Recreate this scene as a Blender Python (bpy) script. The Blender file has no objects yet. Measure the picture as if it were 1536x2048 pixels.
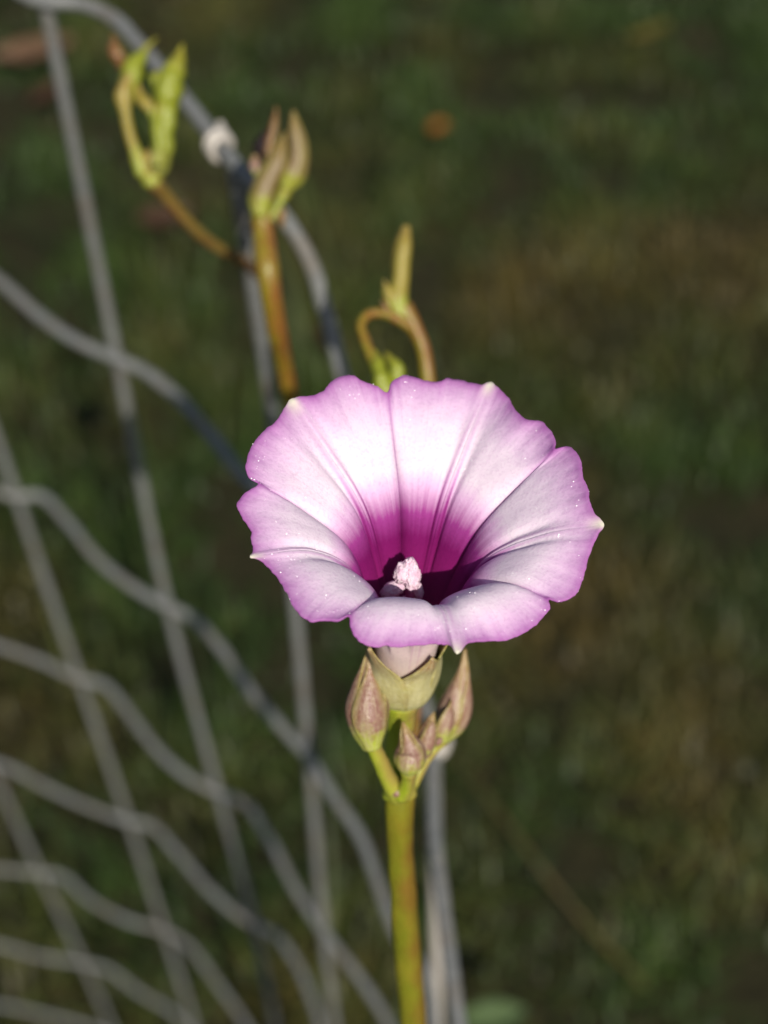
import bpy, bmesh, math, random
import numpy as np
from mathutils import Vector, Matrix, noise

random.seed(7)
rng = np.random.default_rng(7)
scene = bpy.context.scene
col = scene.collection

# ------------------------------------------------------------------ camera
F_PX = 3000.0                       # focal length in photograph pixels (1536 x 2048)
NADIR = (740.0, 3800.0)             # vanishing point of the plumb lines
CAM = Vector((0.0, 0.0, 1.15))
_n = Vector((NADIR[0] - 768, NADIR[1] - 1024, F_PX)).normalized()     # world down in camera axes (x right, y down, z ahead)
_f = (Vector((0, 0, 1)) - _n.z * _n).normalized()
_r = _n.cross(_f)
def cam_to_world(v):                # v in camera axes (x right, y down, z ahead)
    return Vector((v.dot(_r), v.dot(_f), -v.dot(_n)))
AX = cam_to_world(Vector((1, 0, 0))); AY = cam_to_world(Vector((0, -1, 0))); AZ = cam_to_world(Vector((0, 0, -1)))
cd = bpy.data.cameras.new('camera'); cam = bpy.data.objects.new('camera', cd); col.objects.link(cam)
R3 = Matrix((AX, AY, AZ)).transposed()
cam.matrix_world = Matrix.Translation(CAM) @ R3.to_4x4()
cd.sensor_fit = 'VERTICAL'; cd.sensor_height = 24.0
cd.lens = 24.0 * F_PX / 2048.0
cd.clip_start = 0.005; cd.clip_end = 500
cd.dof.use_dof = True
cd.dof.focus_distance = 0.165
APERTURE = 0.0032
cd.dof.aperture_fstop = cd.lens * 0.001 / APERTURE
cd.dof.aperture_blades = 0
scene.camera = cam

def ray(x, y):
    return cam_to_world(Vector(((x - 768) / F_PX, (y - 1024) / F_PX, 1.0)))
def at(x, y, depth):                # the point that lies `depth` metres ahead of the lens
    return CAM + ray(x, y) * depth
def at_z(x, y, z):                  # the point on a level plane
    d = ray(x, y); return CAM + d * ((z - CAM.z) / d.z)
def on_plane(x, y, p0, nrm):
    d = ray(x, y); return CAM + d * ((p0 - CAM).dot(nrm) / d.dot(nrm))

# ------------------------------------------------------------------ light
SUN_EL, SUN_AZ = 42.0, 17.0         # azimuth: degrees to the right of straight behind the camera
sd = Vector((math.sin(math.radians(SUN_AZ)) * math.cos(math.radians(SUN_EL)),
             -math.cos(math.radians(SUN_AZ)) * math.cos(math.radians(SUN_EL)), math.sin(math.radians(SUN_EL))))
w = bpy.data.worlds.new('World'); scene.world = w; w.use_nodes = True
nt = w.node_tree; nt.nodes.clear()
sky = nt.nodes.new('ShaderNodeTexSky'); sky.sky_type = 'NISHITA'; sky.sun_disc = False
sky.sun_elevation = math.radians(SUN_EL)
sky.sun_rotation = math.atan2(sd.x, sd.y)
bg = nt.nodes.new('ShaderNodeBackground'); bg.inputs[1].default_value = 0.07
wo = nt.nodes.new('ShaderNodeOutputWorld')
nt.links.new(sky.outputs[0], bg.inputs[0]); nt.links.new(bg.outputs[0], wo.inputs[0])
sl = bpy.data.lights.new('sun', 'SUN'); sl.energy = 4.6; sl.angle = math.radians(0.5); sl.color = (1.0, 0.93, 0.82)
so = bpy.data.objects.new('sun', sl); col.objects.link(so)
so.rotation_euler = sd.to_track_quat('Z', 'Y').to_euler()
so.location = (1, -1, 3)
scene.view_settings.view_transform = 'Standard'; scene.view_settings.look = 'None'
scene.view_settings.exposure = 0.36; scene.view_settings.gamma = 1.0
scene.view_settings.use_curve_mapping = False
scene.render.engine = 'CYCLES'
scene.cycles.max_bounces = 8; scene.cycles.transmission_bounces = 6; scene.cycles.diffuse_bounces = 4
scene.cycles.use_denoising = True

# ------------------------------------------------------------------ helpers
def tag(o, label=None, cat=None, group=None, kind=None):
    if label: o['label'] = label
    if cat: o['category'] = cat
    if group: o['group'] = group
    if kind: o['kind'] = kind
    return o
def empty(name, loc):
    o = bpy.data.objects.new(name, None); o.empty_display_size = 0.01; o.location = loc
    col.objects.link(o); return o
def adopt(o, parent):
    if parent is not None:
        o.parent = parent
        if parent.type == 'EMPTY': o.matrix_parent_inverse = Matrix.Translation(-parent.location)
def mesh_obj(name, verts, faces, mat, parent=None, attrs=None, smooth=True):
    me = bpy.data.meshes.new(name); me.from_pydata([tuple(v) for v in verts], [], faces); me.update()
    if smooth: me.polygons.foreach_set('use_smooth', [True] * len(me.polygons))
    for k, vals in (attrs or {}).items():
        a = me.attributes.new(k, 'FLOAT', 'POINT'); a.data.foreach_set('value', [float(x) for x in vals])
    if mat is not None: me.materials.append(mat)
    o = bpy.data.objects.new(name, me); col.objects.link(o); adopt(o, parent)
    return o
def catmull(pts, n, closed=False):
    """n samples per span through pts (Vectors of any size)"""
    P = [Vector(p) for p in pts]; m = len(P); out = []
    spans = m if closed else m - 1
    for i in range(spans):
        p1, p2 = P[i], P[(i + 1) % m]
        p0 = P[i - 1] if (closed or i > 0) else p1 * 2 - p2
        p3 = P[(i + 2) % m] if (closed or i + 2 < m) else p2 * 2 - p1
        d0, d1, d2 = max(1e-9, (p1 - p0).length), max(1e-9, (p2 - p1).length), max(1e-9, (p3 - p2).length)
        m1 = (p2 - p1) + ((p1 - p0) / d0 - (p2 - p0) / (d0 + d1)) * d1       # tangents that respect uneven spacing
        m2 = (p2 - p1) + d1 * ((p3 - p2) / d2 - (p3 - p1) / (d1 + d2))
        for k in range(n):
            t = k / n; t2 = t * t; t3 = t2 * t
            out.append(p1 * (2 * t3 - 3 * t2 + 1) + m1 * (t3 - 2 * t2 + t) + p2 * (3 * t2 - 2 * t3) + m2 * (t3 - t2))
    if not closed: out.append(P[-1].copy())
    return out
def frames(path, up=Vector((0.3, -1, 0.1))):
    fr = []; prev = None
    for i in range(len(path)):
        t = (path[min(i + 1, len(path) - 1)] - path[max(i - 1, 0)]).normalized()
        a = up if prev is None else prev
        x = (a - t * a.dot(t)).normalized(); y = t.cross(x)
        fr.append((t, x, y)); prev = x
    return fr
def lerp_list(vals, u):
    if len(vals) == 1: return vals[0]
    s = u * (len(vals) - 1); i = min(int(s), len(vals) - 2); return vals[i] + (vals[i + 1] - vals[i]) * (s - i)
def smooth_list(vals, u):
    if len(vals) < 3: return lerp_list(vals, u)
    s = u * (len(vals) - 1); i = min(int(s), len(vals) - 2); t = s - i
    g = lambda k: vals[max(0, min(len(vals) - 1, k))]
    p0, p1, p2, p3 = g(i - 1), g(i), g(i + 1), g(i + 2)
    return 0.5 * (2 * p1 + (p2 - p0) * t + (2 * p0 - 5 * p1 + 4 * p2 - p3) * t * t + (3 * p1 - p0 - 3 * p2 + p3) * t ** 3)
def tube(name, pts, radii, mat, parent=None, n=8, sides=14, wob=0.0, wscale=300.0, ribs=0, ribamp=0.0, seed=0.0, twist=0.0):
    path = catmull(pts, n); fr = frames(path); L = len(path)
    V = []; Fc = []; al = []; sdv = []
    for i, (p, (t, x, y)) in enumerate(zip(path, fr)):
        u = i / (L - 1); r = max(1e-6, smooth_list(radii, u))
        for k in range(sides):
            a = 2 * math.pi * k / sides
            rr = r * (1 + (ribamp * math.cos(ribs * (a + twist * u)) if ribs else 0))
            q = p + (x * math.cos(a) + y * math.sin(a)) * rr
            if wob: q += (x * math.cos(a) + y * math.sin(a)) * wob * r * noise.noise(q * wscale + Vector((seed, 0, 0)))
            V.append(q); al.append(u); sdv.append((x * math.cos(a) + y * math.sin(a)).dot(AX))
    for i in range(L - 1):
        for k in range(sides):
            k2 = (k + 1) % sides
            Fc.append((i * sides + k, i * sides + k2, (i + 1) * sides + k2, (i + 1) * sides + k))
    V.append(path[0] - fr[0][0] * radii[0] * 0.3); al.append(0); V.append(path[-1] + fr[-1][0] * radii[-1] * 0.3); al.append(1)
    b, e = len(V) - 2, len(V) - 1
    for k in range(sides):
        k2 = (k + 1) % sides
        Fc.append((b, k2, k)); Fc.append((e, (L - 1) * sides + k, (L - 1) * sides + k2))
    sdv += [0, 0]
    return mesh_obj(name, V, Fc, mat, parent, {'along': al, 'side': sdv})
def shell(name, pts, radii, ang0, widths, mat, parent=None, n=8, cols=14, thick=0.00025, keel=0.1, flare=None, up=Vector((0.3, -1, 0.1)), seed=0.0):
    """a sepal: a strip wrapped part way round the axis `pts`; widths = half angle (rad) along it"""
    path = catmull(pts, n); fr = frames(path, up); L = len(path); V = []; Fc = []; al = []; ac = []
    for i, (p, (t, x, y)) in enumerate(zip(path, fr)):
        u = i / (L - 1); r = max(2e-5, smooth_list(radii, u)); wd = max(0.02, smooth_list(widths, u))
        for k in range(cols):
            c = -1 + 2 * k / (cols - 1); a = ang0 + c * wd
            rr = r * (1 + keel * (1 - abs(c)) ** 2 + 0.04 * noise.noise(Vector((c * 2 + seed, u * 5, seed))))
            V.append(p + (x * math.cos(a) + y * math.sin(a)) * rr); al.append(u); ac.append(c)
    for i in range(L - 1):
        for k in range(cols - 1):
            Fc.append((i * cols + k, i * cols + k + 1, (i + 1) * cols + k + 1, (i + 1) * cols + k))
    o = mesh_obj(name, V, Fc, mat, parent, {'along': al, 'across': ac})
    m = o.modifiers.new('thickness', 'SOLIDIFY'); m.thickness = thick; m.offset = 0
    return o

# ------------------------------------------------------------------ materials
def srgb(r, g, b):
    f = lambda c: (c / 255 / 12.92) if c / 255 <= 0.04045 else ((c / 255 + 0.055) / 1.055) ** 2.4
    return (f(r), f(g), f(b), 1)
class NT:
    def __init__(s, name):
        s.m = bpy.data.materials.new(name); s.m.use_nodes = True; s.t = s.m.node_tree; s.t.nodes.clear()
        s.out = s.t.nodes.new('ShaderNodeOutputMaterial')
    def n(s, kind, **kw):
        x = s.t.nodes.new(kind)
        for k, v in kw.items(): setattr(x, k, v)
        return x
    def l(s, a, b): s.t.links.new(a, b)
    def val(s, sock, v):
        if hasattr(v, 'is_output') or hasattr(v, 'links'): s.l(v, sock)
        else: sock.default_value = v
    def mix(s, fac, a, b, blend='MIX'):
        x = s.n('ShaderNodeMix', data_type='RGBA', blend_type=blend)
        s.val(x.inputs[0], fac); s.val(x.inputs[6], a); s.val(x.inputs[7], b); return x.outputs[2]
    def math(s, op, a, b=0.0, clamp=False):
        x = s.n('ShaderNodeMath', operation=op, use_clamp=clamp); s.val(x.inputs[0], a); s.val(x.inputs[1], b); return x.outputs[0]
    def attr(s, name): return s.n('ShaderNodeAttribute', attribute_name=name).outputs['Fac']
    def ramp(s, fac, stops, interp='EASE'):
        x = s.n('ShaderNodeValToRGB'); e = x.color_ramp.elements; x.color_ramp.interpolation = interp
        while len(e) < len(stops): e.new(0.5)
        for k, (p, c) in enumerate(stops): e[k].position = p; e[k].color = c
        s.l(fac, x.inputs[0]); return x.outputs[0]
    def noise(s, scale, vec=None, detail=4, rough=0.55):
        x = s.n('ShaderNodeTexNoise'); x.inputs['Scale'].default_value = scale; x.inputs['Detail'].default_value = detail
        x.inputs['Roughness'].default_value = rough
        if vec is not None: s.l(vec, x.inputs['Vector'])
        return x.outputs['Fac']
    def obj(s): return s.n('ShaderNodeTexCoord').outputs['Object']
    def comb(s, x, y, z):
        c = s.n('ShaderNodeCombineXYZ'); s.val(c.inputs[0], x); s.val(c.inputs[1], y); s.val(c.inputs[2], z); return c.outputs[0]
    def bump(s, h, strength, dist):
        b = s.n('ShaderNodeBump'); b.inputs['Strength'].default_value = strength; b.inputs['Distance'].default_value = dist
        s.l(h, b.inputs['Height']); return b.outputs[0]
    def leafy(s, color, trans=0.3, rough=0.5, spec=0.3, normal=None, tcolor=None):
        p = s.n('ShaderNodeBsdfPrincipled'); s.val(p.inputs['Base Color'], color); p.inputs['Roughness'].default_value = rough
        p.inputs['Specular IOR Level'].default_value = spec
        t = s.n('ShaderNodeBsdfTranslucent'); s.val(t.inputs['Color'], tcolor if tcolor is not None else color)
        if normal is not None: s.l(normal, p.inputs['Normal']); s.l(normal, t.inputs['Normal'])
        mx = s.n('ShaderNodeMixShader'); mx.inputs[0].default_value = trans
        s.l(p.outputs[0], mx.inputs[1]); s.l(t.outputs[0], mx.inputs[2]); s.l(mx.outputs[0], s.out.inputs[0]); return s.m
    def princ(s, color, rough=0.5, spec=0.4, metal=0.0, normal=None, sss=0.0, sssr=0.002):
        p = s.n('ShaderNodeBsdfPrincipled'); s.val(p.inputs['Base Color'], color); s.val(p.inputs['Roughness'], rough)
        p.inputs['Specular IOR Level'].default_value = spec; p.inputs['Metallic'].default_value = metal
        if sss:
            p.inputs['Subsurface Weight'].default_value = sss; p.inputs['Subsurface Radius'].default_value = (1, 0.7, 0.35); p.inputs['Subsurface Scale'].default_value = sssr
        if normal is not None: s.l(normal, p.inputs['Normal'])
        s.l(p.outputs[0], s.out.inputs[0]); return s.m

def petal_material(name, inner):
    s = NT(name); t = s.attr('along'); rib = s.attr('rib'); crs = s.attr('crease'); az = s.attr('azim'); tip = s.attr('tip')
    vec = s.comb(s.math('MULTIPLY', az, 48.0), s.math('MULTIPLY', t, 2.5), 0.0)
    veins = s.noise(1.0, vec, 5, 0.6)
    vec2 = s.comb(s.math('MULTIPLY', az, 22.0), s.math('MULTIPLY', t, 2.0), 3.0)
    feather = s.noise(1.0, vec2, 3, 0.5)
    fine = s.noise(2600.0, s.obj(), 2, 0.6)
    soft = s.noise(260.0, s.obj(), 3, 0.6)
    if inner:
        tt = s.math('ADD', t, s.math('MULTIPLY', s.math('SUBTRACT', feather, 0.5), 0.06))
        tt = s.math('SUBTRACT', tt, s.math('MULTIPLY', rib, 0.045))
        c = s.ramp(tt, [(0.0, srgb(200, 90, 160)), (0.30, srgb(162, 38, 120)), (0.545, srgb(132, 24, 106)), (0.615, srgb(168, 70, 152)), (0.685, srgb(234, 200, 231)),
                        (0.745, srgb(250, 243, 247)), (0.86, srgb(247, 236, 244)), (0.93, srgb(234, 206, 232)), (1.0, srgb(196, 136, 196))], 'LINEAR')
    else:
        c = s.ramp(t, [(0.0, srgb(226, 220, 170)), (0.22, srgb(236, 222, 205)), (0.45, srgb(238, 214, 220)), (0.7, srgb(232, 205, 228)), (0.92, srgb(206, 158, 210)), (1.0, srgb(178, 112, 186))], 'LINEAR')
    k = s.math('MULTIPLY', s.math('SUBTRACT', veins, 0.55), 4.0, True)
    c = s.mix(s.math('MULTIPLY', k, 0.26), c, srgb(196, 132, 196) if inner else srgb(214, 150, 176), 'MULTIPLY')
    c = s.mix(s.math('MULTIPLY', rib, 0.45), c, srgb(214, 158, 214), 'MULTIPLY')
    c = s.mix(s.math('MULTIPLY', crs, 0.60), c, srgb(196, 130, 200), 'MULTIPLY')
    c = s.mix(s.math('MULTIPLY', soft, 0.16), c, srgb(200, 150, 205), 'MULTIPLY')
    blot = s.math('MULTIPLY', s.math('SUBTRACT', s.noise(420.0, s.obj(), 4, 0.6), 0.50), 3.0, True)
    c = s.mix(s.math('MULTIPLY', blot, s.math('MULTIPLY', s.math('SUBTRACT', t, 0.86), 4.0, True)), c, srgb(206, 150, 214), 'MULTIPLY')
    c = s.mix(s.math('MULTIPLY', s.math('SUBTRACT', fine, 0.5), 1.2, True), c, srgb(206, 176, 206), 'MULTIPLY')
    edge = s.math('MULTIPLY', s.math('SUBTRACT', t, 0.975), 30.0, True)
    c = s.mix(s.math('MULTIPLY', edge, 0.6), c, srgb(162, 92, 164))
    c = s.mix(tip, c, srgb(238, 240, 214))
    h = s.math('ADD', s.math('MULTIPLY', veins, 0.6), s.math('MULTIPLY', fine, 1.6))
    nm = s.bump(h, 0.20, 0.0002)
    return s.leafy(c, 0.42, 0.7, 0.12, nm, s.mix(0.25, c, srgb(240, 160, 210)))

def plain_leaf(name, c1, c2, scale=400.0, trans=0.3, rough=0.5, stretch=None, bump=0.3, spec=0.3):
    s = NT(name); n1 = s.noise(scale, s.obj(), 4, 0.6)
    c = s.ramp(n1, [(0.35, c1), (0.65, c2)]); nm = s.bump(s.noise(scale * 4, s.obj(), 3), bump, 0.0002)
    return s.leafy(c, trans, rough, spec, nm)

def sepal_material(name, green, mid, tipc, pale):
    s = NT(name); t = s.attr('along'); ac = s.attr('across')
    n1 = s.noise(520.0, s.obj(), 5, 0.65); n3 = s.noise(1500.0, s.obj(), 3, 0.6)
    st = s.noise(1.0, s.comb(s.math('MULTIPLY', ac, 5.0), s.math('MULTIPLY', t, 1.6), 0.0), 4)
    tt = s.math('ADD', t, s.math('MULTIPLY', s.math('SUBTRACT', n1, 0.5), 0.5))
    c = s.ramp(tt, [(0.0, green), (0.12, green), (0.30, mid), (0.60, mid), (1.0, tipc)])
    c = s.mix(s.math('MULTIPLY', s.math('SUBTRACT', st, 0.40), 1.8, True), c, pale)
    edge = s.math('POWER', s.math('ABSOLUTE', ac), 3.0)
    c = s.mix(s.math('MULTIPLY', edge, 0.7), c, s.mix(n1, green, tipc))
    c = s.mix(s.math('MULTIPLY', s.math('SUBTRACT', n3, 0.48), 1.6, True), c, pale)
    nm = s.bump(s.noise(2600.0, s.obj(), 3), 0.6, 0.0003)
    return s.leafy(c, 0.22, 0.36, 0.6, nm)

def stem_material(name, c1, c2, c3):
    s = NT(name); t = s.attr('along')
    o = s.n('ShaderNodeMapping'); o.inputs['Scale'].default_value = (1, 1, 0.16); s.l(s.obj(), o.inputs['Vector'])
    n1 = s.noise(520.0, o.outputs[0], 4, 0.6); n2 = s.noise(150.0, s.obj(), 3, 0.55)
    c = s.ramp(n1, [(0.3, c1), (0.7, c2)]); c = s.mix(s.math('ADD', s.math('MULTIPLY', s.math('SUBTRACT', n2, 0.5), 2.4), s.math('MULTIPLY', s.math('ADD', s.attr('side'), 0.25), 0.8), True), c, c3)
    nm = s.bump(s.noise(1800.0, o.outputs[0], 3), 0.4, 0.0003)
    return s.princ(c, 0.42, 0.45, 0.0, nm, 0.35, 0.0015)

M = {}
M['petal_in'] = petal_material('petal inside', True)
M['petal_out'] = petal_material('petal outside', False)
M['white_fleshy'] = plain_leaf('stigma flesh', srgb(226, 190, 212), srgb(242, 222, 234), 1500, 0.3, 0.7)
M['style'] = plain_leaf('style', srgb(196, 120, 170), srgb(214, 150, 190), 900, 0.25, 0.5)
M['pollen'] = NT('pollen grain').princ(srgb(250, 246, 248), 0.15, 0.8)
M['sepal'] = sepal_material('sepal', srgb(166, 176, 62), srgb(128, 84, 78), srgb(150, 116, 62), srgb(186, 172, 140))
M['olive_bud'] = sepal_material('olive bud', srgb(150, 158, 40), srgb(112, 90, 54), srgb(126, 100, 40), srgb(140, 124, 84))
M['calyx'] = sepal_material('calyx sepal', srgb(164, 172, 80), srgb(182, 174, 118), srgb(160, 122, 84), srgb(214, 208, 166))
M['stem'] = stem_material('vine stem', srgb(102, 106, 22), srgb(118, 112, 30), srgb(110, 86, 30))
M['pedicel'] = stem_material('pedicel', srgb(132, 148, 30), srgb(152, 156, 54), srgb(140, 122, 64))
M['brown_stalk'] = stem_material('brown stalk', srgb(112, 80, 42), srgb(98, 64, 38), srgb(108, 90, 40))
M['olive_stalk'] = stem_material('olive stalk', srgb(116, 110, 22), srgb(118, 88, 28), srgb(114, 72, 34))
M['lime'] = sepal_material('lime sepal', srgb(140, 142, 60), srgb(128, 138, 22), srgb(138, 128, 28), srgb(148, 148, 62))
M['bud_yellow'] = sepal_material('young bud', srgb(146, 156, 50), srgb(142, 126, 44), srgb(142, 114, 52), srgb(152, 144, 72))
M['dark_husk'] = plain_leaf('withered husk', srgb(40, 26, 26), srgb(24, 16, 18), 500, 0.1, 0.7)

# galvanised wire, a little weathered
s = NT('galvanised wire')
nz = s.noise(700.0, s.obj(), 4, 0.6); nz2 = s.noise(90.0, s.obj(), 3, 0.6)
c = s.ramp(nz, [(0.3, srgb(92, 94, 94)), (0.7, srgb(118, 119, 116))]); c = s.mix(s.math('MULTIPLY', s.math('SUBTRACT', nz2, 0.5), 3.0, True), c, srgb(104, 94, 82))
M['wire'] = s.princ(c, 0.6, 0.35, 0.1, s.bump(nz, 0.25, 0.0003))
M['wire_pale_sunlit'] = NT('pale and sunlit wire').princ(srgb(168, 162, 154), 0.5, 0.5, 0.1)  # paler wire: sunlight painted in beside the stem, light metal on the upper knot

# ground
s = NT('lawn soil')
n1 = s.noise(5.0, s.obj(), 5, 0.6); n2 = s.noise(60.0, s.obj(), 5, 0.65)
c = s.ramp(n1, [(0.35, srgb(32, 36, 20)), (0.55, srgb(44, 42, 26)), (0.7, srgb(66, 52, 36))])
c = s.mix(s.ramp(n2, [(0.4, (0, 0, 0, 1)), (0.7, (1, 1, 1, 1))]), c, srgb(36, 34, 22))
M['ground'] = s.princ(c, 0.95, 0.1, 0, s.bump(n2, 0.8, 0.02))
s = NT('grass blade')
g = s.attr('tone'); d = s.attr('dry'); al = s.attr('along')
c = s.ramp(g, [(0.0, srgb(32, 45, 20)), (0.5, srgb(50, 70, 28)), (1.0, srgb(78, 98, 42))], 'LINEAR')
c = s.mix(d, c, s.ramp(g, [(0.0, srgb(66, 54, 28)), (1.0, srgb(112, 94, 48))], 'LINEAR'))
M['grass'] = s.leafy(c, 0.3, 0.5, 0.35)
def leaf_mat(name, a, b): return plain_leaf(name, a, b, 90.0, 0.25, 0.6, bump=0.4)

# ------------------------------------------------------------------ ground
def axis_samples(fine0, fine1, step, far):
    a = list(np.arange(fine0, fine1 + 1e-6, step)); x = step
    while a[-1] < far: x *= 1.6; a.append(min(far, a[-1] + x))
    x = step
    while a[0] > -far: x *= 1.6; a.insert(0, max(-far, a[0] - x))
    return a
def ground_z(x, y):
    return 0.018 * noise.noise(Vector((x * 1.7, y * 1.7, 0.3))) + 0.007 * noise.noise(Vector((x * 6, y * 6, 4)))
gx = axis_samples(-1.2, 1.2, 0.05, 60); gy = axis_samples(-0.4, 3.2, 0.05, 60)
V = [(x, y, ground_z(x, y)) for y in gy for x in gx]; nx = len(gx)
Fc = [(j * nx + i, j * nx + i + 1, (j + 1) * nx + i + 1, (j + 1) * nx + i) for j in range(len(gy) - 1) for i in range(nx - 1)]
tag(mesh_obj('ground', V, Fc, M['ground']), 'dark uneven soil under the grass', 'ground', kind='structure')

# ------------------------------------------------------------------ grass (nobody could count it)
def grass(name, N, x0, x1, y0, y1, hmin, hmax, wmin, wmax, label, lean=0.6, dryness=0.17, seed=1):
    r = np.random.default_rng(seed)
    x = r.uniform(x0, x1, N); y = r.uniform(y0, y1, N)
    patch = np.array([noise.noise(Vector((a * 3.1, b * 3.1, 9.0))) + 0.5 * noise.noise(Vector((a * 9, b * 9, 2.0))) for a, b in zip(x, y)])
    clump = np.array([noise.noise(Vector((a * 10, b * 10, 5.0))) for a, b in zip(x, y)])
    z = np.array([ground_z(a, b) for a, b in zip(x, y)]) - 0.004
    h = r.uniform(hmin, hmax, N) * (1 + 0.9 * np.clip(clump, -0.6, 1)); h = np.where(patch + 0.8 * clump + r.normal(0, .15, N) < -0.42, h * 0.3, h); wd = r.uniform(wmin, wmax, N)
    az = r.uniform(0, 2 * np.pi, N); ln = r.uniform(0.1, 1.0, N) * lean
    dx, dy = np.cos(az), np.sin(az); px, py = -dy, dx
    lv = [(0.0, 1.0), (0.35, 0.95), (0.7, 0.65), (1.0, 0.04)]
    verts = np.zeros((N, 8, 3)); along = np.zeros((N, 8))
    for i, (u, ww) in enumerate(lv):
        cx = x + dx * h * ln * u ** 1.7; cy = y + dy * h * ln * u ** 1.7; cz = z + h * u * (1 - 0.35 * ln * u)
        for sgn, j in ((-1, 0), (1, 1)):
            verts[:, 2 * i + j, 0] = cx + sgn * px * wd * ww / 2; verts[:, 2 * i + j, 1] = cy + sgn * py * wd * ww / 2; verts[:, 2 * i + j, 2] = cz
            along[:, 2 * i + j] = u
    base = np.arange(N)[:, None] * 8
    quads = np.concatenate([base + np.array([[0, 1, 3, 2]]) + 2 * i for i in range(3)], axis=1).reshape(-1, 4)
    me = bpy.data.meshes.new(name)
    me.vertices.add(N * 8); me.vertices.foreach_set('co', verts.reshape(-1))
    nq = len(quads); me.loops.add(nq * 4); me.loops.foreach_set('vertex_index', quads.reshape(-1).astype(np.int32))
    me.polygons.add(nq); me.polygons.foreach_set('loop_start', np.arange(0, nq * 4, 4, dtype=np.int32))
    me.update(); me.validate()
    tone = np.clip(0.45 + 0.40 * clump + r.normal(0, 0.10, N), 0, 1)
    dry = np.clip(dryness + 0.8 * patch + 0.05 * (x > 0.05) + r.normal(0, 0.12, N), 0, 0.85)
    for nm_, vv in (('tone', np.repeat(tone, 8)), ('dry', np.repeat(dry, 8)), ('along', along.reshape(-1))):
        a = me.attributes.new(nm_, 'FLOAT', 'POINT'); a.data.foreach_set('value', vv.astype(np.float32))
    me.materials.append(M['grass'])
    o = bpy.data.objects.new(name, me); col.objects.link(o)
    return tag(o, label, 'grass', kind='stuff')
grass('lawn_grass', 130000, -1.1, 1.1, 0.0, 2.9, 0.014, 0.036, 0.0022, 0.0046, 'short blurred lawn grass with dry blades behind the flower', lean=1.5, seed=3)
grass('tall_grass', 700, -0.8, 0.05, 0.3, 1.6, 0.07, 0.16, 0.003, 0.006, 'taller loose green grass blades growing at the foot of the wire fence', lean=0.8, dryness=0.05, seed=5)

# ------------------------------------------------------------------ wire fence
S = 0.118; TOP = 1.50; WR = 0.00172
def level(k): return CAM.z - (k + TOP) * S
fence = empty('wire_fence', at_z(616, 1513, level(2)) * 1.0)
fence.location.z = 0.0
tag(fence, 'weathered grey wire mesh fence curving away beside the flower', 'fence')
HW = {
 0: [(-330, -330), (-160, -170), (0, -45), (85, 3), (150, 6), (220, 32), (270, 80), (330, 150), (390, 225), (440, 292), (500, 362)],
 1: [(-260, 330), (-120, 480), (-70, 510), (0, 562), (90, 640), (165, 688), (230, 716), (285, 740), (350, 790), (420, 868), (490, 955), (567, 1025), (640, 1085), (720, 1170), (800, 1290), (866, 1490), (866, 1560), (868, 1660), (885, 1800), (905, 1960), (925, 2100), (950, 2300)],
 2: [(-200, 920), (-90, 960), (-20, 978), (30, 992), (75, 990), (130, 1038), (200, 1122), (270, 1176), (332, 1211), (375, 1230), (430, 1282), (500, 1380), (560, 1450), (616, 1513), (665, 1590), (720, 1670), (757, 1770), (795, 1870), (850, 1945), (866, 2048), (880, 2200)],
 3: [(-200, 1230), (-90, 1262), (0, 1292), (90, 1325), (155, 1356), (205, 1368), (255, 1422), (315, 1500), (380, 1556), (433, 1583), (487, 1606), (540, 1680), (590, 1775), (646, 1861), (700, 1930), (750, 2000), (800, 2090)],
 4: [(-170, 1480), (-30, 1520), (0, 1528), (100, 1578), (200, 1622), (253, 1640), (300, 1650), (350, 1700), (430, 1790), (506, 1848), (545, 1866), (590, 1920), (625, 2000), (650, 2080)],
 5: [(-200, 1690), (-80, 1728), (0, 1738), (76, 1745), (118, 1750), (180, 1800), (260, 1842), (326, 1861), (370, 1885), (430, 1960), (480, 2030), (520, 2100)],
 6: [(-180, 1860), (-60, 1880), (0, 1890), (80, 1912), (161, 1925), (210, 1936), (280, 1985), (340, 2020), (395, 2070)],
 7: [(-160, 1990), (-60, 2004), (0, 2010), (100, 2032), (225, 2070), (330, 2130)],
}
for k, px in HW.items():
    hp = [at_z(x, y, level(k)) for x, y in px]
    if k == 0:                      # the top wire has sagged down to the next level past the third upright
        da = (at_z(500, 362, level(0)) - CAM).dot(-AZ); db = (at_z(866, 1490, level(1)) - CAM).dot(-AZ)
        sag = [(565, 432), (620, 522), (648, 610), (682, 740), (725, 900), (765, 1050), (795, 1200), (800, 1330), (806, 1430), (838, 1490), (868, 1500)]
        hp += [at(x, y, da + (db - da) * (i + 1) / len(sag) + 0.006 * math.sin(math.pi * (i + 1) / len(sag))) for i, (x, y) in enumerate(sag)]
    tube('horizontal_wire', hp, [WR] * 4, M['wire'], fence, 6, 10, 0.10, 160)
VW = [  # crossings (level, x, y) of each upright wire, from the top wire down
 [(3, -190, 1210), (4, -30, 1520), (5, 76, 1745), (6, 161, 1922), (7, 225, 2068)],
 [(0, -220, -215), (1, -130, 498), (2, 30, 998), (3, 155, 1358), (4, 253, 1638), (5, 326, 1861), (6, 388, 2058)],
 [(0, 85, 5), (1, 230, 715), (2, 332, 1211), (3, 433, 1583), (4, 506, 1848), (5, 552, 2075)],
 [(0, 468, 345), (1, 567, 1012), (2, 616, 1513), (3, 646, 1861), (4, 675, 2110)],
 [(1, 866, 1485), (2, 874, 1975), (3, 880, 2330)],
]
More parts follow.
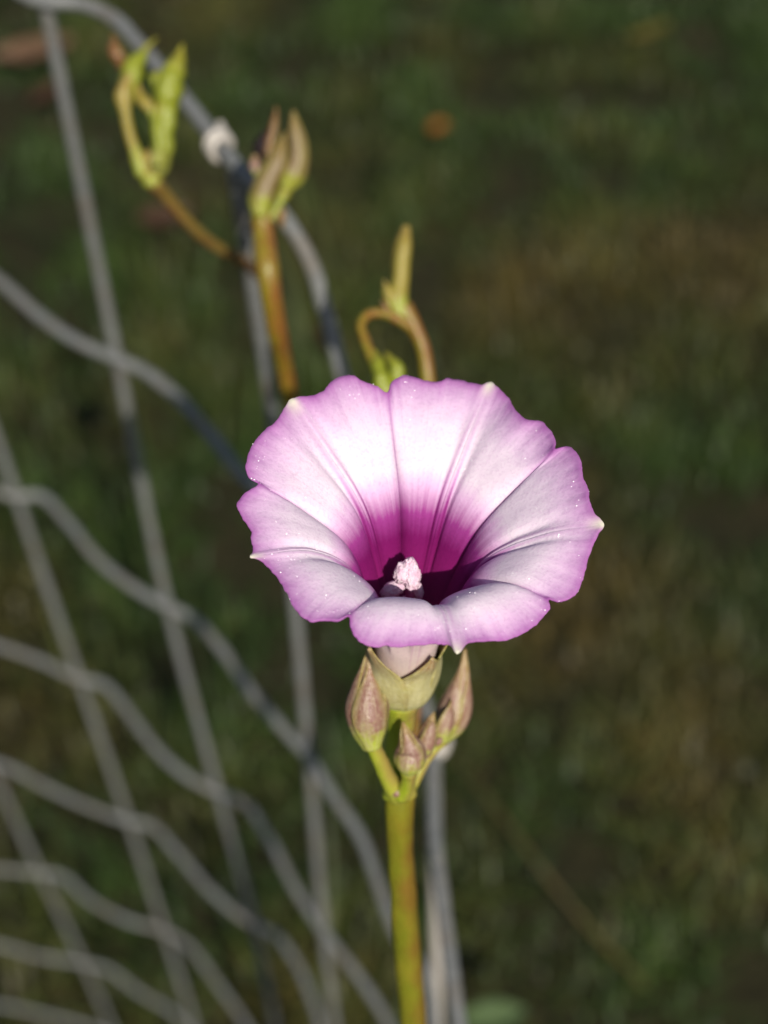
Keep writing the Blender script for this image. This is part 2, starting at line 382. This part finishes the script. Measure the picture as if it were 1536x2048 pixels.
for c in VW:
    pts = [at_z(x, y, level(k)) + Vector((0, 0.0022, 0)) for k, x, y in c]
    a, b = pts[-2], pts[-1]; dirn = (b - a).normalized()
    if c[0][0] == 0: pts = [pts[0] + (pts[0] - pts[1]).normalized() * 0.001] + pts
    g = b + dirn * ((b.z + 0.02) / max(1e-3, -dirn.z)); g.x = b.x + (g.x - b.x) * 0.3; g.y = b.y + (g.y - b.y) * 0.3
    pts += [b.lerp(g, 0.5), g]
    tube('vertical_wire', pts, [WR] * 4, M['wire_pale_sunlit'] if c[0][1] == 866 else M['wire'], fence, 8, 10, 0.10, 160)  # upright by the stem gets the paler material in place of sun on it
def coil(p, axis, r, turns, pitch, wr, mat, tail):
    axis = axis.normalized(); x = axis.orthogonal().normalized(); y = axis.cross(x); pts = []
    for i in range(int(turns * 10) + 1):
        a = i / 10 * 2 * math.pi; pts.append(p + (x * math.cos(a) + y * math.sin(a)) * r + axis * pitch * i / 10)
    pts.append(pts[-1] + tail)
    tube('wire_knot', pts, [wr] * 3, mat, fence, 2, 8)
pk = at_z(440, 292, level(0)); ax = at_z(470, 330, level(0)) - at_z(410, 250, level(0))
coil(pk - ax.normalized() * 0.003, ax, 0.0024, 2.2, 0.0022, 0.0009, M['wire_pale_sunlit'], AY * 0.0075 - AX * 0.002)
pk = at_z(866, 1490, level(1))
coil(pk + Vector((0, 0, -0.002)), Vector((0.15, 0, 1)), 0.0027, 2.6, 0.0023, 0.0011, M['wire_pale_sunlit'], AX * 0.002 + AY * 0.003)  # pale colour stands for the sun on this knot

# ------------------------------------------------------------------ the flower
DR, DB = 0.163, 0.190               # depth of the mouth's centre and of the calyx
RIMC = at(842, 1022, DR); BASE = at(802, 1374, DB)
A = (RIMC - BASE).normalized(); LEN = (RIMC - BASE).length
XF = (AX - A * AX.dot(A)).normalized(); YF = A.cross(XF)        # YF points to the back of the flower
stem_foot = at(820, 2040, 0.232); root = Vector((stem_foot.x + 0.01, stem_foot.y + 0.03, 0.0))
vine = empty('morning_glory_vine', root)
tag(vine, 'vine carrying the open lilac morning glory flower with magenta throat', 'vine')

T_, N_ = 'T', 'N'
RIM = [('N', 645, 125), (660, 85), (700, 62), (760, 72), (830, 84), (880, 72), (930, 78), (1000, 95), ('T', 1040, 88), (1070, 110), (1110, 150), (1130, 185), (1180, 230), (1240, 240), (1270, 275), (1288, 318),
 ('N', 1286, 340), (1330, 332), (1370, 355), (1390, 400), (1395, 450), (1412, 490), (1420, 540), (1440, 590), ('T', 1476, 632), (1455, 665), (1430, 720), (1405, 800), (1385, 870), (1345, 915), (1302, 928),
 ('N', 1262, 918), (1268, 950), (1240, 990), (1180, 1040), (1100, 1075), (1020, 1080), (955, 1088), ('T', 910, 1124), (890, 1098), (850, 1090), (800, 1092), (715, 1102), (640, 1098), (565, 1096), (525, 1070), (503, 1030),
 ('N', 494, 982), (450, 1003), (400, 1000), (355, 1006), (320, 990), (285, 955), (260, 900), (230, 850), (190, 800), (150, 765), ('T', 114, 755), (125, 738), (122, 700), (115, 650), (90, 610), (66, 555), (95, 512),
 ('N', 148, 472), (115, 455), (100, 420), (105, 370), (130, 320), (165, 275), (210, 240), (240, 200), ('T', 272, 152), (300, 142), (350, 140), (400, 115), (430, 80), (470, 65), (515, 62), (550, 85), (600, 100)]
ctrl = []; feats = []
for i, e in enumerate(RIM):
    if len(e) == 3: feats.append((i, e[0])); e = e[1:]
    ctrl.append(Vector((440 + e[0] / 1.92, 720 + e[1] / 1.92, 0)))
SUB = 8
rimpx = catmull(ctrl, SUB, True); NR = len(rimpx)
for i, p in enumerate(rimpx):
    o_ = (p - Vector((842, 1022, 0))).normalized(); p += o_ * (2.2 * noise.noise(p * 0.07) + 1.3 * noise.noise(p * 0.19))
feat = [(i * SUB, k) for i, k in feats]
def fdist(i):                       # position between two features: (left kind, fraction, right kind, index)
    for j in range(len(feat)):
        a = feat[j][0]; b = feat[(j + 1) % len(feat)][0]
        if b <= a: b += NR
        ii = i if i >= a else i + NR
        if a <= ii < b: return j, (ii - a) / (b - a)
rim3 = []
for i, p in enumerate(rimpx):
    q = on_plane(p.x, p.y, RIMC, A); d = q - RIMC
    front = max(0.0, -d.normalized().dot(YF))
    j, fr_ = fdist(i); lobe = math.sin(math.pi * fr_)
    wofs = 0.0012 * math.sin(3 * math.atan2(d.dot(YF), d.dot(XF)) + 0.7) - 0.0035 * front ** 1.5 * (0.6 + 0.4 * lobe) + 0.0003 * noise.noise(d * 250)
    rim3.append(on_plane(p.x, p.y, RIMC + A * wofs, A))
rr_raw = [((q - RIMC) - A * (q - RIMC).dot(A)).length for q in rim3]
rr_soft = [sum(rr_raw[(i + k) % NR] for k in range(-16, 17)) / 33 for i in range(NR)]
az_f = []
for i, k in feat:
    d = rim3[i] - RIMC; az_f.append(math.atan2(d.dot(YF), d.dot(XF)))
for j in range(1, len(az_f)):
    while az_f[j] > az_f[j - 1]: az_f[j] -= 2 * math.pi
    while az_f[j] < az_f[j - 1] - 2 * math.pi: az_f[j] += 2 * math.pi
az_f.append(az_f[0] - 2 * math.pi)
def rim_azim(i):
    d = rim3[i] - RIMC; return math.atan2(d.dot(YF), d.dot(XF))
# profile below the rim: (radius m, height below the mouth as m) from the base up
PROF = [(0.0026, -LEN * 1.0), (0.0034, -LEN * 0.82), (0.0042, -LEN * 0.60), (0.0060, -0.0140), (0.0088, -0.0068), (0.0125, -0.0026)]
NT_ = 96
V = []; al = []; rib = []; crs = []; azm = []; tipa = []
prev = None
rings = []
for i in range(NR):
    j, fr_ = fdist(i)
    a_in = az_f[j] + (az_f[j + 1] - az_f[j]) * fr_
    ar = rim_azim(i)
    while ar - a_in > math.pi: ar -= 2 * math.pi
    while ar - a_in < -math.pi: ar += 2 * math.pi
    d = rim3[i] - RIMC; h = d.dot(A); rr = (d - A * h).length
    left, right = feat[j][1], feat[(j + 1) % len(feat)][1]
    dn = fr_ if left == 'N' else 1 - fr_            # 0 at the notch, 1 at the midrib
    dt = 1 - dn
    back = YF.dot((XF * math.cos(a_in) + YF * math.sin(a_in)))
    prof = [(r, z) for r, z in PROF]
    # the front of the mouth rolls outward, the back stands up
    f = max(0, -back); b = max(0, back)
    prof[4] = (prof[4][0] + 0.0004 * b, prof[4][1] + 0.0001 * f - 0.0008 * b)
    mid_r = 0.5 * (prof[4][0] + rr_soft[i]) ; prof[5] = (mid_r * 0.96, prof[4][1] * 0.40 + h * 0.25 + 0.0007 * f - 0.0006 * b)
    pts2 = [Vector((r, z, 0)) for r, z in prof] + [Vector((rr, h, 0))]
    cur = catmull(pts2, 16)
    ring = []
    for k in range(NT_ + 1):
        t = k / NT_; s_ = t * (len(cur) - 1); q0 = int(min(s_, len(cur) - 2)); q = cur[q0].lerp(cur[q0 + 1], s_ - q0)
        wv = max(0.0, (t - 0.42) / 0.58)
        am = a_in + (ar - a_in) * wv ** 1.5
        rad = A * 0 + XF * math.cos(am) + YF * math.sin(am)
        # tangent to get the inner normal
        c0 = cur[max(0, q0 - 1)]; c1 = cur[min(len(cur) - 1, q0 + 2)]; tg = (c1 - c0).normalized()
        nrm = rad * (-tg.y) + A * tg.x                # points inward / upward
        env = math.sin(math.pi * min(1.0, max(0.0, (t - 0.30) / 0.70))) ** 0.8 if t > 0.30 else 0.0
        crease_n = math.exp(-(dn / 0.13) ** 2); crease_t = math.exp(-(dt / 0.08) ** 2)
        bul = math.sin(math.pi * min(1, dn * 1.0)) ** 0.7
        disp = env * (0.00075 * (1 + 0.8 * f) * bul - 0.0007 * math.exp(-dn / 0.10) + 0.00028 * math.exp(-(dt / 0.07) ** 2) - 0.00035 * math.exp(-((dt - 0.16) / 0.07) ** 2))
        P = RIMC + A * q.y + rad * q.x
        ru = max(0, (t - 0.6) / 0.4)
        disp += 0.00030 * ru * (1 - ru * 0.5) * noise.noise(P * 260) + 0.00008 * noise.noise(P * 900) * ru
        V.append(P + nrm * disp); al.append(t)
        rib.append(math.exp(-((dt - (0.20 - 0.17 * t)) / 0.030) ** 2) * min(1, t * 2)); crs.append(math.exp(-(dn / 0.035) ** 2) * min(1, max(0, (t - .2) * 2))); azm.append(a_in + 10)
        tipa.append(max(0.0, (t - 0.95) / 0.05) * math.exp(-(dt / 0.07) ** 2))
W_ = NT_ + 1
Fc = []
for i in range(NR):
    i2 = (i + 1) % NR
    for k in range(NT_): Fc.append((i * W_ + k, i2 * W_ + k, i2 * W_ + k + 1, i * W_ + k + 1))
corolla = mesh_obj('corolla', V, Fc, M['petal_in'], vine, {'along': al, 'rib': rib, 'crease': crs, 'azim': azm, 'tip': tipa})
corolla['label'] = 'lilac funnel-shaped corolla, white inside with a magenta throat'
corolla.data.materials.append(M['petal_out'])
corolla.data.polygons.foreach_set('material_index', [0] * len(Fc))
md = corolla.modifiers.new('petal thickness', 'SOLIDIFY'); md.thickness = 0.00022; md.offset = 0; md.material_offset = 1; md.material_offset_rim = 0
Vc = V

# sparkling pollen and nectar grains on the petals
V = []; Fc = []
def grain(p, r):
    b = len(V); o6 = [Vector(q) * r for q in ((1, 0, 0), (-1, 0, 0), (0, 1, 0), (0, -1, 0), (0, 0, 1), (0, 0, -1))]
    V.extend([p + q for q in o6])
    for a, c, e in ((0, 2, 4), (2, 1, 4), (1, 3, 4), (3, 0, 4), (2, 0, 5), (1, 2, 5), (3, 1, 5), (0, 3, 5)): Fc.append((b + a, b + c, b + e))
for _ in range(130):
    i = random.randrange(NR); t = 1 - abs(random.gauss(0, 0.13))
    if t < 0.62: continue
    if (rim3[i] - RIMC).dot(YF) > 0 and t < 0.94 and random.random() < 0.7: continue
    k = int(t * NT_); m_ = random.choice((1, 1, 1, 1, 2, 3, 7)); sp_ = random.choice((3, 6, 10))
    for _ in range(m_):
        i3 = (i + int(random.gauss(0, sp_))) % NR; k3 = max(0, min(NT_, k + int(random.gauss(0, sp_ * 0.4))))
        grain(Vc[i3 * W_ + k3] + A * 0.00014, random.choice((0.00003, 0.00004, 0.00005, 0.00005, 0.00007, 0.0001)))
pg = mesh_obj('pollen_grains', V, Fc, M['pollen'], corolla, smooth=False); pg['kind'] = 'stuff'

# style, stigma, stamens
def fluff(name, centre, size, axis, mat, parent, seed, amp=0.25, freq=900.0):
    bm = bmesh.new(); bmesh.ops.create_icosphere(bm, subdivisions=4, radius=1.0)
    axis = axis.normalized(); x = axis.orthogonal().normalized(); y = axis.cross(x)
    for v in bm.verts:
        c = v.co.copy(); n0 = noise.noise(c * 5.5 + Vector((seed, 0, 0))) + 0.7 * noise.noise(c * 11 + Vector((0, seed, 0))) + 0.5 * noise.noise(c * 2 + Vector((0, 0, seed)))
        c *= 1 + amp * n0
        v.co = centre + x * c.x * size[0] + y * c.y * size[1] + axis * c.z * size[2]
    me = bpy.data.meshes.new(name); bm.to_mesh(me); bm.free()
    me.polygons.foreach_set('use_smooth', [True] * len(me.polygons)); me.materials.append(mat)
    o = bpy.data.objects.new(name, me); col.objects.link(o); adopt(o, parent); return o
def axis_pt(u): return BASE.lerp(RIMC, u)
dep = lambda u: DB + (DR - DB) * u
SG = at(824, 1154, dep(0.65)); SG2 = at(805, 1146, dep(0.655)); SG3 = at(820, 1133, dep(0.655))
foot = axis_pt(0.12)
fluff('stigma', SG, (0.0009, 0.0009, 0.0017), AY, M['white_fleshy'], corolla, 1.0, 0.32)
fluff('stigma', SG2, (0.00095, 0.0009, 0.0012), AY + AX * 0.2, M['white_fleshy'], corolla, 4.0, 0.32)
fluff('stigma', SG3, (0.0010, 0.0009, 0.0008), AX, M['white_fleshy'], corolla, 6.0, 0.32)
tube('style', [foot, axis_pt(0.35) - AX * 0.0004, at(822, 1195, dep(0.56)), at(817, 1145, dep(0.65))], [0.0006, 0.0006, 0.00065, 0.0006], M['style'], corolla, 8, 10)
for (x, y, u, sz, ax_, sd_) in ((787, 1178, 0.62, (0.0009, 0.0010, 0.0016), AX * 1 + AY * 0.45, 7.0), (835, 1178, 0.60, (0.0006, 0.0006, 0.0012), AY * 1 - AX * 0.3, 9.0), (812, 1204, 0.52, (0.0007, 0.0007, 0.0013), AX + AY * 0.2, 11.0)):
    c = at(x, y, dep(u)); fluff('anther', c, sz, ax_, M['white_fleshy'], corolla, sd_, 0.18)
    tube('filament', [foot + AX * random.uniform(-1, 1) * 0.0008, foot.lerp(c, 0.6) + AX * 0.0005, c], [0.0005, 0.00045, 0.0004], M['style'], corolla, 6, 8)
tube('anther', [at(838, 1178, dep(0.56)), at(843, 1186, dep(0.56)), at(840, 1192, dep(.56)), at(836, 1190, dep(.56))], [0.0003, 0.00028, 0.00025, 0.0002], M['white_fleshy'], corolla, 5, 8)

# ---- calyx, pedicel, buds and main stem
def px_path(l): return [at(x, y, d) for x, y, d in l]
tube('pedicel', px_path([(800, 1592, 0.197), (797, 1540, 0.1965), (799, 1480, 0.195), (803, 1432, 0.1925), (803, 1392, 0.1895)]), [0.0023, 0.0018, 0.0018, 0.0019, 0.0026], M['pedicel'], vine, 8, 16, 0.08, 500)
UPX = -AZ * -1.0
def sepal(ang, wmax, length, r0, mat, seed, lean=0.0, tipf=1.0, base=BASE, axis=A):
    n = 7; pts = [base + axis * (length * k / (n - 1) - 0.002) for k in range(n)]
    radii = [r0 * 0.55, r0 * 0.98, r0 * 1.12, r0 * 1.12, r0 * 1.08 + 0.0001, r0 * 1.12 + 0.0003 + lean * .3, r0 * 1.15 + lean]
    shell('sepal', pts, radii, ang, [wmax * 0.8, wmax, wmax, wmax * 0.95, wmax * 0.74, wmax * 0.36 * tipf, 0.02], mat, vine, 8, 16, 0.00014, 0.06, up=AZ, seed=seed)
# angle 0 faces the camera, +90 deg is to the left
sepal(math.radians(38), 1.0, 0.0150, 0.00385, M['calyx'], 1, 0.0006)
sepal(math.radians(-48), 1.05, 0.0158, 0.0040, M['calyx'], 2, 0.0012)
sepal(math.radians(95), 0.8, 0.0160, 0.0039, M['calyx'], 3, 0.0008)
sepal(math.radians(160), 0.9, 0.0150, 0.0040, M['calyx'], 4, 0.0008)
sepal(math.radians(-125), 0.9, 0.0150, 0.0040, M['calyx'], 5, 0.0008)

def bud(path, radii, mat, shells, parent, core=None, seed=0.0):
    pts = px_path(path)
    o = tube('bud', pts, [r * 0.94 for r in radii], core or mat, parent, 10, 20, 0.05, 400, 3, 0.03)
    for (ang, wd, rs, seed_) in shells:
        shell('sepal', pts, [r * rs for r in radii], math.radians(ang), [wd * q for q in (0.9, 1.0, 1.0, 0.8, 0.45, 0.12)], mat, o, 10, 16, 0.00022, 0.07, up=AZ, seed=seed_)
    return o
def mm(*v): return [x * 0.001 for x in v]
b1 = bud([(744, 1496, 0.186), (738, 1456, 0.1855), (734, 1415, 0.1850), (735, 1375, 0.1845), (737, 1335, 0.1840), (738, 1290, 0.1835)],
         mm(1.05, 2.1, 2.5, 1.85, 0.9, 0.12), M['sepal'], [(10, 1.0, 1.04, 1), (-75, 0.9, 1.00, 2), (110, 0.9, 1.02, 3), (200, 1.0, 1.0, 4)], vine)
b1['label'] = 'plump pinkish brown flower bud on the bent green pedicel'
tube('pedicel', px_path([(797, 1588, 0.195), (778, 1560, 0.192), (762, 1525, 0.189), (748, 1495, 0.1868), (741, 1478, 0.186)]), mm(1.5, 1.15, 1.0, 1.0, 1.15), M['pedicel'], vine, 8, 14, 0.10, 700)
b2 = bud([(884, 1478, 0.199), (897, 1450, 0.1985), (909, 1418, 0.198), (917, 1385, 0.1975), (925, 1348, 0.197), (930, 1298, 0.1965)],
         mm(0.9, 1.9, 2.2, 1.7, 0.9, 0.12), M['sepal'], [(-30, 1.0, 1.04, 5), (60, 0.85, 1.0, 6), (170, 1.1, 1.0, 8)], vine)
b2['label'] = 'slender pink and brown flower bud behind the tiny front bud'
shell('sepal', px_path([(880, 1480, 0.197), (882, 1455, 0.1965), (886, 1428, 0.196), (893, 1408, 0.1955), (902, 1398, 0.195)]), mm(0.9, 1.5, 1.5, 0.9, 0.1), math.radians(40), [1.2, 1.2, 1.0, 0.6, 0.05], M['sepal'], b2, 8, 14, 0.00022, 0.05, up=AZ, seed=3)
tube('pedicel', px_path([(803, 1590, 0.1985), (826, 1560, 0.1985), (848, 1520, 0.199), (868, 1494, 0.199), (886, 1474, 0.199)]), mm(1.5, 1.0, 0.9, 0.9, 1.1), M['pedicel'], vine, 8, 14, 0.08, 700)
b3 = bud([(818, 1545, 0.1885), (819, 1525, 0.188), (821, 1502, 0.188), (817, 1484, 0.1875), (811, 1466, 0.187), (806, 1444, 0.1868)],
         mm(0.8, 1.75, 1.75, 1.1, 0.6, 0.1), M['sepal'], [(0, 1.0, 1.05, 9), (95, 0.9, 1.0, 10), (-95, 0.9, 1.0, 11)], vine)
b3['label'] = 'tiny pointed brown bud tucked at the fork of the stems'
b4 = bud([(836, 1512, 0.192), (846, 1494, 0.1918), (853, 1474, 0.1915), (858, 1456, 0.191), (862, 1440, 0.191), (868, 1424, 0.1905)],
         mm(0.6, 1.15, 1.25, 1.0, 0.6, 0.08), M['sepal'], [(20, 1.0, 1.05, 12), (150, 1.0, 1.0, 13)], vine)
tube('pedicel', px_path([(803, 1588, 0.194), (812, 1572, 0.192), (817, 1556, 0.190), (818, 1540, 0.1885)]), mm(1.3, 1.0, 0.9, 1.1), M['pedicel'], vine, 6, 12, 0.08, 700)
tube('pedicel', px_path([(815, 1570, 0.194), (826, 1540, 0.193), (838, 1508, 0.192)]), mm(0.9, 0.7, 0.9), M['pedicel'], vine, 6, 12, 0.08, 700)
# bracts at the fork
for (x0, y0, x1, y1, d, w_) in ((868, 1490, 884, 1470, 0.196, 0.5), (786, 1590, 800, 1578, 0.193, 0.5), (835, 1520, 868, 1486, 0.193, 0.7)):
    tube('bract', px_path([(x0, y0, d), ((x0 + x1) / 2 + 3, (y0 + y1) / 2, d - 0.0005), (x1, y1, d)]), mm(0.5, w_, 0.1), M['sepal'], vine, 6, 8)
sp = px_path([(800, 1575, 0.1975), (798, 1610, 0.199), (800, 1690, 0.205), (805, 1780, 0.211), (812, 1880, 0.219), (821, 1980, 0.227), (830, 2080, 0.237)])
sp += [sp[-1].lerp(root, 0.35) + Vector((0.004, 0, 0)), sp[-1].lerp(root, 0.7) - Vector((0.006, 0, 0)), root + Vector((0, 0, -0.01))]
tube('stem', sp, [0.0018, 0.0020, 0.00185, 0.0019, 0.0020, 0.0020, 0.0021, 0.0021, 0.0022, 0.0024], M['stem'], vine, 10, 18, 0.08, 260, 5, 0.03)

# ------------------------------------------------------------------ second vine: husk and bud cluster on the fence
r2 = Vector((root.x - 0.03, root.y + 0.05, 0.0))
vine2 = empty('budding_vine', r2)
tag(vine2, 'blurred vine against the fence wire with an empty lime calyx and brown buds', 'vine')
st2 = px_path([(522, 425, 0.2720), (527, 470, 0.2720), (535, 540, 0.2700), (550, 640, 0.2760), (570, 740, 0.2900), (592, 850, 0.3000), (640, 1000, 0.2960), (720, 1150, 0.2860), (786, 1300, 0.2720), (800, 1480, 0.2800), (803, 1700, 0.2960), (812, 1900, 0.3120), (824, 2070, 0.3290)])
st2 += [st2[-1].lerp(r2, 0.4), r2 + Vector((0, 0, -0.01))]
tube('stem', st2, [0.0019, 0.0021, 0.0019, 0.0015, 0.0013, 0.0013, 0.0013, 0.0013, 0.0014, 0.0015], M['olive_stalk'], vine2, 8, 14, 0.08, 200)
tube('branch', px_path([(546, 580, 0.2720), (512, 545, 0.3080), (486, 522, 0.3180), (425, 488, 0.3080), (370, 438, 0.2980), (330, 390, 0.2920), (305, 362, 0.2880)]), mm(0.8, 1.0, 1.2, 1.2, 1.2, 1.3, 1.7), M['brown_stalk'], vine2, 8, 12, 0.08, 200)
# the open empty calyx
def spike(name, pts, rad, mat, parent): return tube(name, px_path(pts), mm(*rad), mat, parent, 8, 12, 0.45, 420)
cal = tube('calyx', px_path([(303, 372, 0.2880), (303, 340, 0.2880), (305, 305, 0.2870)]), mm(1.6, 2.6, 2.3), M['bud_yellow'], vine2, 8, 14, 0.06, 200)
for pts, rad, mt in (
    ([(316, 345, 0.2860), (324, 295, 0.2850), (330, 235, 0.2840), (338, 170, 0.2830), (352, 130, 0.2830), (366, 88, 0.2830)], (1.5, 2.0, 1.9, 2.6, 1.9, 0.2), 'lime'),
    ([(330, 235, 0.2860), (320, 190, 0.2860), (312, 155, 0.2860), (318, 142, 0.2860)], (0.9, 1.2, 1.0, 0.3), 'lime'),
    ([(290, 350, 0.2870), (268, 295, 0.2860), (254, 240, 0.2850), (246, 195, 0.2850), (258, 150, 0.2850)], (1.4, 1.2, 1.1, 1.4, 1.2), 'bud_yellow'),
    ([(250, 215, 0.2860), (256, 170, 0.2860), (270, 135, 0.2860), (286, 105, 0.2870), (314, 74, 0.2880)], (1.2, 1.9, 1.8, 0.9, 0.12), 'lime'),
    ([(262, 160, 0.2880), (248, 135, 0.2880), (234, 105, 0.2870), (226, 66, 0.2870)], (0.6, 1.1, 1.4, 0.2), 'brown_stalk'),
    ([(312, 240, 0.2860), (298, 212, 0.2860), (282, 196, 0.2860), (274, 170, 0.2860)], (0.8, 1.3, 1.0, 0.6), 'bud_yellow'),
    ([(316, 330, 0.2820), (318, 285, 0.2820), (312, 240, 0.2820), (322, 205, 0.2820)], (1.5, 1.0, 0.8, 0.5), 'lime')):
    spike('sepal', pts, rad, M[mt], cal)
# the bud cluster on the upright stem
def vbud(path, rad, mt, shells, core=None): return bud(path, mm(*rad), M[mt], shells, vine2, M[core] if core else None)
vb = vbud([(520, 432, 0.2700), (522, 400, 0.2700), (533, 365, 0.2695), (551, 330, 0.2690), (562, 300, 0.2685), (570, 265, 0.2680)], (1.2, 2.1, 2.0, 1.9, 1.2, 0.2), 'olive_bud', [(20, 1, 1.04, 21), (140, 1, 1.0, 22), (-90, .9, 1.0, 23)])
vb = vbud([(570, 378, 0.2720), (585, 352, 0.2720), (597, 320, 0.2715), (596, 285, 0.2710), (590, 255, 0.2705), (586, 222, 0.2700)], (1.0, 2.0, 1.7, 1.5, 1.1, 0.2), 'olive_bud', [(-20, 1, 1.04, 24), (110, 1, 1.0, 25)])
tube('pedicel', px_path([(540, 440, 0.2720), (556, 410, 0.2720), (570, 382, 0.2720)]), mm(0.9, 0.8, 1.3), M['lime'], vine2, 6, 10)
spike('bract', [(556, 410, 0.2735), (562, 430, 0.2730), (564, 455, 0.2730)], (0.5, 0.9, 0.2), M['brown_stalk'], vine2)
fluff('withered_flower', at(527, 292, 0.2720), (0.0017, 0.0016, 0.0026), AY + AX * 0.15, M['dark_husk'], vine2, 3.0, 0.3)
spike('sepal', [(534, 310, 0.2710), (546, 265, 0.2705), (553, 212, 0.2700)], (0.8, 0.9, 0.15), M['brown_stalk'], vine2)
spike('sepal', [(516, 350, 0.2720), (510, 330, 0.2720), (512, 312, 0.2720)], (0.9, 1.0, 0.5), M['sepal'], vine2)

# ------------------------------------------------------------------ third shoot: hooked stalk with one slim bud
r3 = Vector((root.x + 0.02, root.y + 0.07, 0.0))
vine3 = empty('hooked_shoot', r3)
tag(vine3, 'blurred yellow green shoot with one slim bud and a hooked tendril rising behind the petals', 'vine')
D3 = 0.255
s3 = px_path([(806, 612, D3), (826, 650, D3), (844, 690, D3), (854, 745, D3), (856, 850, D3 + .002), (850, 1050, D3 + .004), (836, 1300, D3 + .008), (822, 1480, D3 + .012), (802, 1700, 0.270), (812, 1900, 0.282), (824, 2070, 0.296)])
s3 += [s3[-1].lerp(r3, 0.4), r3 + Vector((0, 0, -0.01))]
tube('stem', s3, [0.0016, 0.0013, 0.0012, 0.0012, 0.0012, 0.0012, 0.0012, 0.0012, 0.0013, 0.0013], M['olive_stalk'], vine3, 8, 12, 0.08, 200)
bd = bud([(800, 640, D3), (794, 600, D3), (800, 560, D3), (803, 520, D3), (808, 485, D3), (813, 452, D3)], mm(1.5, 1.9, 1.55, 1.6, 1.45, 0.7), M['bud_yellow'], [(10, .9, 1.04, 31), (170, .9, 1.0, 32)], vine3)
spike('bract', [(786, 610, D3 - .001), (776, 585, D3 - .0015), (768, 560, D3 - .002)], (1.0, 0.8, 0.15), M['bud_yellow'], vine3)
spike('bract', [(782, 628, D3 - .001), (772, 612, D3 - .0015), (763, 600, D3 - .002)], (0.9, 0.6, 0.12), M['brown_stalk'], vine3)
tube('tendril', px_path([(822, 655, D3 - .001), (795, 638, D3 - .002), (765, 626, D3 - .003), (735, 630, D3 - .004), (722, 648, D3 - .005), (730, 680, D3 - .006), (746, 720, D3 - .007), (765, 770, D3 - .008), (780, 810, D3 - .009)]), mm(0.9, 0.85, 0.8, 0.8, 0.75, 0.8, 0.9, 1.0, 0.9), M['olive_stalk'], vine3, 8, 10, 0.08, 200)
spike('bud', [(774, 790, D3 - .009), (768, 770, D3 - .009), (757, 735, D3 - .008), (748, 700, D3 - .007)], (1.0, 1.6, 1.3, 0.3), M['lime'], vine3)
spike('bud', [(786, 795, D3 - .009), (793, 765, D3 - .009), (790, 735, D3 - .009), (772, 706, D3 - .008)], (0.9, 1.4, 1.1, 0.3), M['lime'], vine3)

# ------------------------------------------------------------------ litter on the lawn
def fallen_leaf(name, x, y, length, width, rz, mat, label, z=0.045, curl=0.25, cat='leaf'):
    p = at_z(x, y, z); n, m = 10, 7; V = []; Fc = []; al = []
    for i in range(n):
        u = i / (n - 1); wd = width * math.sin(math.pi * min(1, u * 0.94 + 0.04)) ** 0.8 * (1 + 0.12 * math.sin(u * 21))
        for k in range(m):
            c = -1 + 2 * k / (m - 1)
            q = Vector(((u - 0.5) * length, c * wd / 2, curl * width * (c * c) + 0.15 * length * (u - 0.5) ** 2 + 0.004 * noise.noise(Vector((u * 4, c * 2, x)))))
            V.append(q); al.append(u)
    for i in range(n - 1):
        for k in range(m - 1): Fc.append((i * m + k, i * m + k + 1, (i + 1) * m + k + 1, (i + 1) * m + k))
    o = mesh_obj(name, V, Fc, mat, None, {'along': al}); o.location = p; o.rotation_euler = (random.uniform(-.3, .3), random.uniform(-.3, .3), rz)
    o.modifiers.new('thickness', 'SOLIDIFY').thickness = 0.0006
    return tag(o, label, cat, 'leaves lying on the lawn')
rb = leaf_mat('red brown leaf', srgb(78, 54, 38), srgb(62, 44, 32)); ta = leaf_mat('tan leaf', srgb(112, 86, 66), srgb(84, 64, 46))
og = leaf_mat('orange leaf', srgb(150, 96, 34), srgb(128, 78, 26)); gl = leaf_mat('pale green leaf', srgb(84, 102, 62), srgb(70, 90, 52)); ol = leaf_mat('olive leaf', srgb(100, 92, 40), srgb(88, 80, 36))
fallen_leaf('dead_leaf', 330, 440, 0.07, 0.035, 0.5, rb, 'dark reddish brown leaf lying below the bent brown stalk')
fallen_leaf('dead_leaf', 70, 110, 0.11, 0.05, 0.2, ta, 'pale tan leaf lying behind the upright fence wire near its top')
fallen_leaf('dead_leaf', 100, 190, 0.07, 0.03, 0.9, rb, 'red brown leaf beside the pale tan leaf')
fallen_leaf('dead_leaf', 878, 258, 0.028, 0.024, 0.9, og, 'small orange leaf on the grass beyond the slim bud')
fallen_leaf('dead_leaf', 1300, 70, 0.06, 0.03, 0.2, ol, 'olive yellow leaf far off on the lawn')
fallen_leaf('dead_leaf', 660, 690, 0.05, 0.025, 2.0, rb, 'narrow red brown leaf between the top wire and the hooked tendril')
fallen_leaf('weed_leaf', 985, 2045, 0.05, 0.03, 0.2, gl, 'pale green weed leaf low beside the stem', z=0.08)
pts = [at_z(880, 1480, 0.10), at_z(1010, 1640, 0.13), at_z(1140, 1810, 0.12), at_z(1220, 1900, 0.08), at_z(1275, 1955, 0.03)]
p0 = pts[0].copy(); p0 = p0 + (pts[0] - pts[1]).normalized() * 0.12; p0.z = 0.0
p1 = pts[-1] + (pts[-1] - pts[-2]).normalized() * 0.02; p1.z = 0.0
tag(tube('straw_stalk', [p0] + pts + [p1], mm(1.4, 1.5, 1.6, 1.7, 1.4), leaf_mat('straw', srgb(92, 82, 46), srgb(76, 68, 38)), None, 6, 8), 'thin dry straw stalk arching over the grass beside the vine stem', 'straw')
